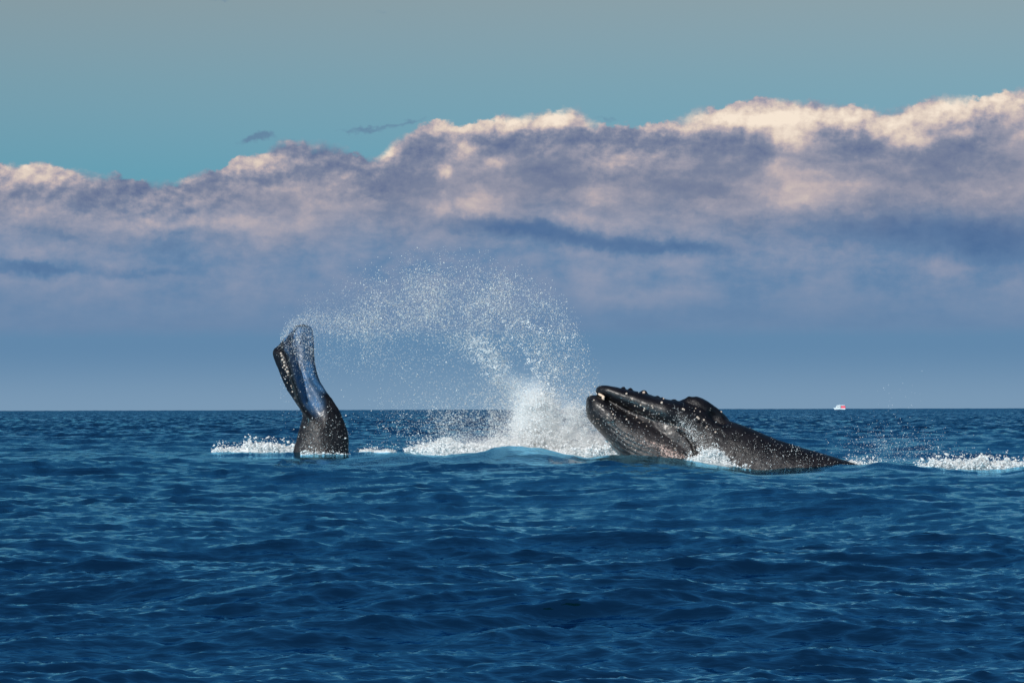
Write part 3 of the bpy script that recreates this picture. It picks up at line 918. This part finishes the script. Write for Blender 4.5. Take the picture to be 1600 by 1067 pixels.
skin_drops(tree2, [(488, 672, 20, 18, 700, 0), (520, 680, 14, 20, 350, 0), (468, 545, 14, 16, 1500, 0), (462, 528, 14, 12, 1200, 0), (478, 560, 10, 22, 600, 0), (470, 590, 14, 18, 420, 0), (500, 640, 16, 20, 420, .5)], .008, .018, 'water_drops', tail_whale, .12)

# ------------------------------------------------------------------ spray thrown by the tail
def noise2(x, y, s, seed):
    return fbm(np.stack([x / s, y / s, np.full_like(x, seed)], -1), 3)
env = [(436, 540), (446, 508), (470, 487), (500, 470), (550, 446), (600, 424), (650, 411), (700, 404), (750, 408), (800, 424), (850, 452), (890, 492), (915, 532), (932, 575), (944, 618), (955, 660)]
def seg_dist(x, y, pts):
    best = np.full_like(x, 1e9)
    for (x0, y0), (x1, y1) in zip(pts[:-1], pts[1:]):
        dx0, dy0 = x1 - x0, y1 - y0
        t = np.clip(((x - x0) * dx0 + (y - y0) * dy0) / (dx0 ** 2 + dy0 ** 2), 0, 1)
        best = np.minimum(best, np.hypot(x - x0 - t * dx0, y - y0 - t * dy0))
    return best
def arc_density(x, y):
    top = interp(x, env) - 4 + (noise2(x, y, 16, 2.0) - 0.5) * 26
    ins = y - top
    dd = sstep(ins, -6, 34) * (0.10 + 0.55 * np.exp(-((ins - 70) / 65) ** 2))
    dd += 0.10 * np.exp(-((ins - 5) / 18) ** 2)
    dd *= 1 + 1.3 * np.exp(-((x - 720) / 110) ** 2) * np.exp(-((y - 480) / 60) ** 2)
    dd += 3.0 * np.exp(-(seg_dist(x, y, [(436, 542), (445, 524), (456, 509), (482, 500)]) / 6) ** 2)
    dd += (ins > 0) * 1.2 * np.exp(-(seg_dist(x, y, [(446, 512), (500, 502), (560, 500), (600, 515)]) / 20) ** 2)
    s_ = [(690, 500), (735, 522), (765, 560), (795, 605), (830, 650)]
    dd += 1.3 * np.exp(-(seg_dist(x, y, s_) / 22) ** 2) * sstep(y, 480, 560) + 1.0 * np.exp(-(seg_dist(x, y, s_) / 9) ** 2) * sstep(y, 500, 560)
    dd += 0.45 * np.exp(-((x - 868) / 36) ** 2 - ((y - 572) / 50) ** 2) * (ins > 0)
    dd += 0.9 * np.exp(-((x - 700) / 75) ** 2 - ((y - 668) / 34) ** 2) + 1.1 * np.exp(-((x - 770) / 40) ** 2 - ((y - 660) / 45) ** 2)
    dd *= (x > 438)
    dd *= 1 - 0.75 * sstep(y, 560, 600) * (1 - sstep(x, 560, 640))
    dd *= 0.60 + 0.9 * sstep(noise2(x, y, 34, 5.0), .35, .68)
    dd *= 0.35 + 1.3 * noise2(x, y, 6, 8.0)
    return dd * (y < 708)
def reject(fn, box, N, peak):
    xs, ys, got = [], [], 0
    while got < N:
        x = rng.uniform(box[0], box[2], 60000); y = rng.uniform(box[1], box[3], 60000)
        k = rng.random(60000) * peak < fn(x, y)
        xs.append(x[k]); ys.append(y[k]); got += k.sum()
    return np.concatenate(xs)[:N], np.concatenate(ys)[:N]
def place(x, y, Y):
    return at(x, y, Y)
x, y = reject(arc_density, (430, 385, 960, 712), 60000, 2.6)
# the sheet of drops flies from the tail (farther off) to the head (nearer)
Yd = TY + 0.3 + (170.0 - TY) * np.clip((x - 460) / 420, 0, 1) + rng.normal(0, 1.1, len(x))
P = place(x, y, Yd)
fine_k = np.exp(-((x - 480) / 70) ** 2)
rad = np.exp(rng.normal(math.log(0.0108), 0.45, len(x))) * (1 - 0.25 * fine_k)
rad = np.minimum(rad, 0.045)
arc = blobs('spray', P, rad * 1.25, TET, m_foam, None, 0.5)
tag(arc, 'arch of white water drops flung from the raised tail towards the head', 'spray', kind='stuff')
arc['kind'] = 'stuff'
# ragged ribbons of water that have not yet broken up
def clumps(seeds, per, spread, rmin, rmax):
    P_, r_ = [], []
    for (x0, y0) in seeds:
        a = random.uniform(0, math.pi); l = random.uniform(2, 7)
        for k in range(per):
            t = random.uniform(-1, 1)
            bx_ = x0 + math.cos(a) * l * t + 2.2 * math.sin(t * 3 + x0) + random.gauss(0, spread)
            by_ = y0 + math.sin(a) * l * t + random.gauss(0, spread)
            P_.append(at(bx_, by_, 170.5 + random.gauss(0, .25)).tolist()); r_.append(random.uniform(rmin, rmax))
    return np.array(P_), np.array(r_)
seeds = [(765, 478), (785, 500), (795, 512), (800, 528), (812, 540), (822, 548), (842, 552), (845, 565), (838, 575), (855, 585), (820, 503), (832, 510), (845, 518), (858, 520), (880, 535), (862, 578), (872, 592), (858, 600), (885, 560), (900, 575), (898, 590), (740, 535), (735, 545), (750, 560), (850, 540), (790, 580), (805, 600), (865, 610), (880, 605)]
seeds += [(min(random.gauss(846, 24), 895), min(max(random.gauss(568, 24), 525), 615)) for _ in range(16)] + [(random.gauss(745, 9) + k * 1.6, random.gauss(530, 8) + k * 2.6) for k in range(22)]
P, rr_ = clumps(seeds, 20, 1.9, .009, .022)
rib = blobs('spray', P, rr_, ICO, m_foam, None, 0.9, .2)
tag(rib, 'ragged clots of white water falling in front of the snout, under the spray arch', 'spray', kind='stuff')

# ------------------------------------------------------------------ the splash
senv = [(742, 708), (765, 688), (790, 652), (806, 622), (822, 606), (845, 600), (862, 606), (885, 622), (905, 632), (925, 640), (940, 655), (955, 676), (972, 700), (980, 712)]
def splash_density(x, y):
    top = interp(x, senv) + (noise2(x, y, 9, 3.0) - .5) * 34
    ins = y - top
    dd = sstep(ins, -4, 30) * (0.35 + 0.75 * sstep(y, 660, 705))
    dd += 2.4 * np.exp(-((x - 838 - (y - 660) * .1) / (13 + (y - 600) * .20)) ** 2) * sstep(y, 608, 634)
    dd += 0.7 * np.exp(-((x - 905) / 30) ** 2 - ((y - 650) / 18) ** 2)
    dd += 1.5 * sstep(y, 690, 706)
    dd *= 0.25 + 1.6 * sstep(noise2(x * .8 + y * .5, y, 12, 6.0), .32, .66)
    return dd * (y < 716)
x, y = reject(splash_density, (740, 590, 985, 716), 28000, 3.2)
core = np.exp(-((x - 842) / 26) ** 2)
P = place(x, y, 170.0 + rng.normal(0, .55, len(x)))
rad = np.exp(rng.normal(math.log(.0165), .5, len(x))) * (1 + 0.7 * core) * (0.75 + .6 * sstep(y, 650, 705))
o = blobs('splash', P, np.minimum(rad, .10), OCT, m_foam, None, .8, .3)
tag(o, 'tall white burst of splashing water just left of the whale head', 'splash', kind='stuff')
x, y = reject(lambda x, y: splash_density(x, y + 8) , (735, 575, 985, 714), 14000, 3.0)
x = x + rng.normal(0, 7, len(x)); y = y + rng.normal(0, 6, len(y))
P = place(x, y, 169.6 + rng.normal(0, 1.0, len(x)))
o = blobs('spray', P, np.exp(rng.normal(math.log(.014), .4, len(x))), OCT, m_foam, None, .6)
tag(o, 'fine white drops flying around the tall burst of splashing water', 'spray', kind='stuff')

# mist of drops too fine to see one by one: a closed volume of air and water around the splash
m_mist = bpy.data.materials.new('water_mist')
m_mist.use_nodes = True
mt = m_mist.node_tree; mt.nodes.clear()
q = Net(mt)
gm = mt.nodes.new('ShaderNodeNewGeometry')
sp3 = mt.nodes.new('ShaderNodeSeparateXYZ'); q.link(gm.outputs['Position'], sp3.inputs[0])
X_, Y_, Z_ = (E(q, sp3.outputs[i]) for i in range(3))
nm = q.noise(gm.outputs['Position'], 1.6, 5, 0.62)
nf = q.noise(gm.outputs['Position'], 5.0, 3, 0.6)
def bump3(cx, cz, sx, sz, a, lean=0.0):
    u = (X_ - float(cx) - (Z_ - float(cz)) * lean) * (1.0 / sx)
    v = (Z_ - float(cz)) * (1.0 / sz)
    return q.m('EXPONENT', -(u * u + v * v)) * float(a)
dn = bump3(1.15, 1.3, .60, 1.15, 12.0, -.10) + bump3(1.25, 0.4, 1.2, .9, 5.0) + bump3(1.9, .9, .8, .9, 3.0) + bump3(2.7, 0.6, 1.5, .7, 3.0) + bump3(2.9, 1.7, .8, .5, .7) + bump3(2.0, 2.2, .8, .6, .5) + bump3(-1.6, .45, 1.8, .4, 1.6) + bump3(0.1, 3.2, .5, .8, .25, -.7)
fy = (Y_ - 170.0) * 1.3
dn = dn * q.m('EXPONENT', -(fy * fy)) * q.smooth(nm * 0.7 + nf * 0.3, 0.40, 0.62)
pv = mt.nodes.new('ShaderNodeVolumePrincipled')
pv.inputs['Color'].default_value = (0.98, 0.98, 0.98, 1)
pv.inputs['Anisotropy'].default_value = -0.35
q.put(pv.inputs['Density'], dn * 1.1)
ov = mt.nodes.new('ShaderNodeOutputMaterial')
q.link(pv.outputs[0], ov.inputs['Volume'])
Vm, Fm = loft([(640, 690, 714, .3, 0), (690, 668, 716, 1.0, 0), (720, 640, 716, 1.2, 0), (800, 560, 716, 1.8, 0), (880, 560, 716, 1.8, 0), (950, 610, 716, 1.6, 0), (985, 660, 716, 1.0, 0), (1000, 690, 714, .3, 0)], 24, 24, 170.0, .8)
mist = mesh_from('mist', Vm, Fm, m_mist)
tag(mist, 'soft white mist inside the tall burst of splashing water', 'mist', kind='stuff')
scene.cycles.volume_bounces = 12
scene.cycles.volume_step_rate = 1.0
scene.cycles.volume_max_steps = 64

# ------------------------------------------------------------------ low foam on the surface
def foam_bank(top, bottom, Y, N, rmed, label, thick=.5, tall=0.25):
    x0, x1 = top[0][0], top[-1][0]
    def dens(x, y):
        t_ = interp(x, top) + (noise2(x, y, 7, top[0][0] * .01) - .5) * 9
        b_ = interp(x, bottom)
        d_ = sstep(y, t_ - 2, t_ + 4) * (y < b_)
        return d_ * (0.3 + 1.1 * sstep(noise2(x, y * 1.7, 9, 1.5), .3, .6)) + 0.05 * (y > t_ - 9) * (y < b_)
    ymin = min(p[1] for p in top) - 10; ymax = max(p[1] for p in bottom)
    x, y = reject(dens, (x0, ymin, x1, ymax), int(N * 1.6), 1.4)
    P = place(x, y, Y + rng.normal(0, thick, len(x)))
    r = np.exp(rng.normal(math.log(rmed * .58), .5, len(x)))
    # the wash itself: an uneven body of white water under the flying bits
    us = np.linspace(x0, x1, 14)
    st = [(u_, min(interp(np.array([u_]), top)[0] + 3.5, interp(np.array([u_]), bottom)[0] - 1), interp(np.array([u_]), bottom)[0] + 5, thick * (.25 if i_ in (0, 13) else .7), 0) for i_, u_ in enumerate(us)]
    Vw, Fw = loft(st, max(40, int((x1 - x0) * 1.2)), 20, Y, .9)
    nn_ = fbm(Vw * np.array([2.2, 2.2, 3.5]) + 5.0, 4, .65) - .5
    Vw = Vw + np.stack([nn_ * .10, nn_ * .2, nn_ * .42], -1)
    o = blobs('foam', P, np.minimum(r, .09), OCT, m_foam, None, .8, .3, True, (Vw, Fw))
    tag(o, label, 'foam', kind='stuff')
    return o
foam_bank([(330, 702), (345, 697), (375, 699), (385, 690), (390, 686), (396, 692), (415, 690), (435, 694), (462, 698)], [(330, 705), (350, 708), (400, 710), (462, 708)], 184.5, 2600, .035, 'low white foam crest just left of the raised tail')
foam_bank([(632, 699), (645, 696), (660, 692), (680, 690), (698, 683), (715, 690), (740, 695), (765, 697), (790, 694)], [(632, 704), (645, 706), (680, 714), (740, 716), (790, 712)], 168.0, 4200, .030, 'long white foam crest between the raised tail and the tall splash')
foam_bank([(770, 706), (800, 696), (860, 702), (900, 698), (940, 696), (965, 694), (985, 705)], [(770, 716), (880, 722), (985, 722)], 167.2, 5200, .040, 'white foam at the foot of the tall splash')
foam_bank([(1070, 716), (1085, 712), (1100, 704), (1112, 700), (1124, 702), (1134, 712), (1150, 728), (1175, 736)], [(1070, 724), (1110, 734), (1150, 742), (1175, 744)], 163.9, 3600, .032, 'white foam breaking against the side of the whale head', .15)
foam_bank([(1316, 722), (1335, 720), (1350, 724), (1362, 719), (1372, 722), (1384, 729), (1400, 731), (1420, 732)], [(1316, 736), (1370, 734), (1420, 738)], 167.0, 1700, .030, 'small white foam crest where the back of the whale sinks', .4)
foam_bank([(1425, 731), (1450, 722), (1456, 716), (1470, 719), (1500, 718), (1530, 715), (1538, 713), (1550, 720), (1568, 718), (1574, 712), (1580, 720), (1625, 724)], [(1425, 737), (1480, 742), (1550, 746), (1625, 740)], 166.0, 7500, .036, 'long white foam crest at the far right, beyond the sinking back', .5)
foam_bank([(470, 703), (500, 706), (520, 708), (548, 709)], [(470, 710), (500, 712), (548, 716)], 181.0, 420, .025, 'thin white foam line around the foot of the raised tail', .08)
foam_bank([(550, 705), (575, 698), (600, 699), (620, 703)], [(550, 709), (620, 709)], 183.0, 260, .022, 'faint foam streak just right of the raised tail', .5)

# mist of drops over the sinking back, at the right
def right_density(x, y):
    d_ = np.exp(-((x - 1390) / 60) ** 2 - ((y - 700) / 26) ** 2) + .5 * np.exp(-((x - 1470) / 60) ** 2 - ((y - 715) / 14) ** 2) + 0.03 * np.exp(-((x - 1400) / 40) ** 2 - ((y - 620) / 40) ** 2)
    return d_ * (.3 + 1.2 * noise2(x, y, 14, 4.4)) * (y < 728)
x, y = reject(right_density, (1290, 560, 1600, 730), 1900, 1.4)
P = place(x, y, 167.5 + rng.normal(0, 1.0, len(x)))
o = blobs('spray', P, np.exp(rng.normal(math.log(.0088), .4, len(x))), OCT, m_foam, None, .6)
tag(o, 'thin scatter of drops over the water behind the sinking back', 'spray', kind='stuff')

# ------------------------------------------------------------------ the boat on the horizon
m_white = flat('boat_white', (0.62, 0.63, 0.65), .4)
m_red = flat('boat_red', (0.62, 0.06, 0.10), .4)
m_glass = flat('boat_window', (0.05, 0.04, 0.05), .15)
m_dark = flat('boat_dark', (0.03, 0.035, 0.05), .5)
boat = bpy.data.objects.new('motor_boat', None)
COL.objects.link(boat)
BY = 3000.0
bp_ = at(1312, 636, BY)
boat.location = (bp_[0], BY, -BY * BY / (2 * EARTH))
tag(boat, 'small white motor boat with a red stern on the horizon at right', 'boat')
def prism(name, outline, y0, y1, mat, taper=None):
    """outline in x,z; width in y; taper scales y per point"""
    K = len(outline)
    tp = taper or [1] * K
    V_ = [(x_, y0 * tp[i], z_) for i, (x_, z_) in enumerate(outline)] + [(x_, y1 * tp[i], z_) for i, (x_, z_) in enumerate(outline)]
    me = bpy.data.meshes.new(name)
    F_ = [tuple(range(K)), tuple(range(2*K - 1, K - 1, -1))] + [(i, (i + 1) % K + 0, (i + 1) % K + K, i + K)[::-1] for i in range(K)]
    me.from_pydata(V_, [], F_)
    me.materials.append(mat)
    o = bpy.data.objects.new(name, me)
    COL.objects.link(o); o.parent = boat
    bv = o.modifiers.new('b', 'BEVEL'); bv.width = .05; bv.segments = 2
    return o
prism('hull', [(-4.9, 2.3), (-4.2, .6), (-3.4, -.6), (4.3, -.6), (4.5, 1.5), (0, 1.6), (-3, 1.9)], -1.5, 1.5, m_white, [.12, .2, .4, .9, 1, 1, .75])
prism('waterline_stripe', [(-3.7, .1), (-3.5, -.25), (4.36, -.25), (4.38, .1)], -1.52, 1.52, m_dark, [.42, .42, .96, .96])
prism('cabin', [(-3.4, 1.6), (-2.4, 4.6), (-1.8, 4.95), (.6, 4.95), (.6, 1.6)], -1.25, 1.25, m_white)
for x_ in (-1.9, -1.05, -.2):
    prism('window', [(x_ - .3, 3.1), (x_ - .3, 4.1), (x_ + .35, 4.1), (x_ + .35, 3.1)], -1.31, 1.31, m_glass)
prism('roof', [(-2.3, 4.9), (-1.8, 5.5), (4.0, 5.5), (4.2, 4.95)], -1.4, 1.4, m_white)
prism('doorway', [(.65, 1.7), (.65, 4.85), (1.2, 4.85), (1.2, 1.7)], -1.1, 1.1, m_dark)
prism('stern_cover', [(1.2, 1.5), (1.2, 4.7), (4.1, 4.7), (4.6, 3.0), (4.5, 1.5)], -1.35, 1.35, m_red)
prism('mast', [(-.1, 5.5), (-.05, 6.9), (.05, 6.9), (.1, 5.5)], -.05, .05, m_white)
boat.rotation_euler.z = R(-8)
boat.scale.z = 0.62
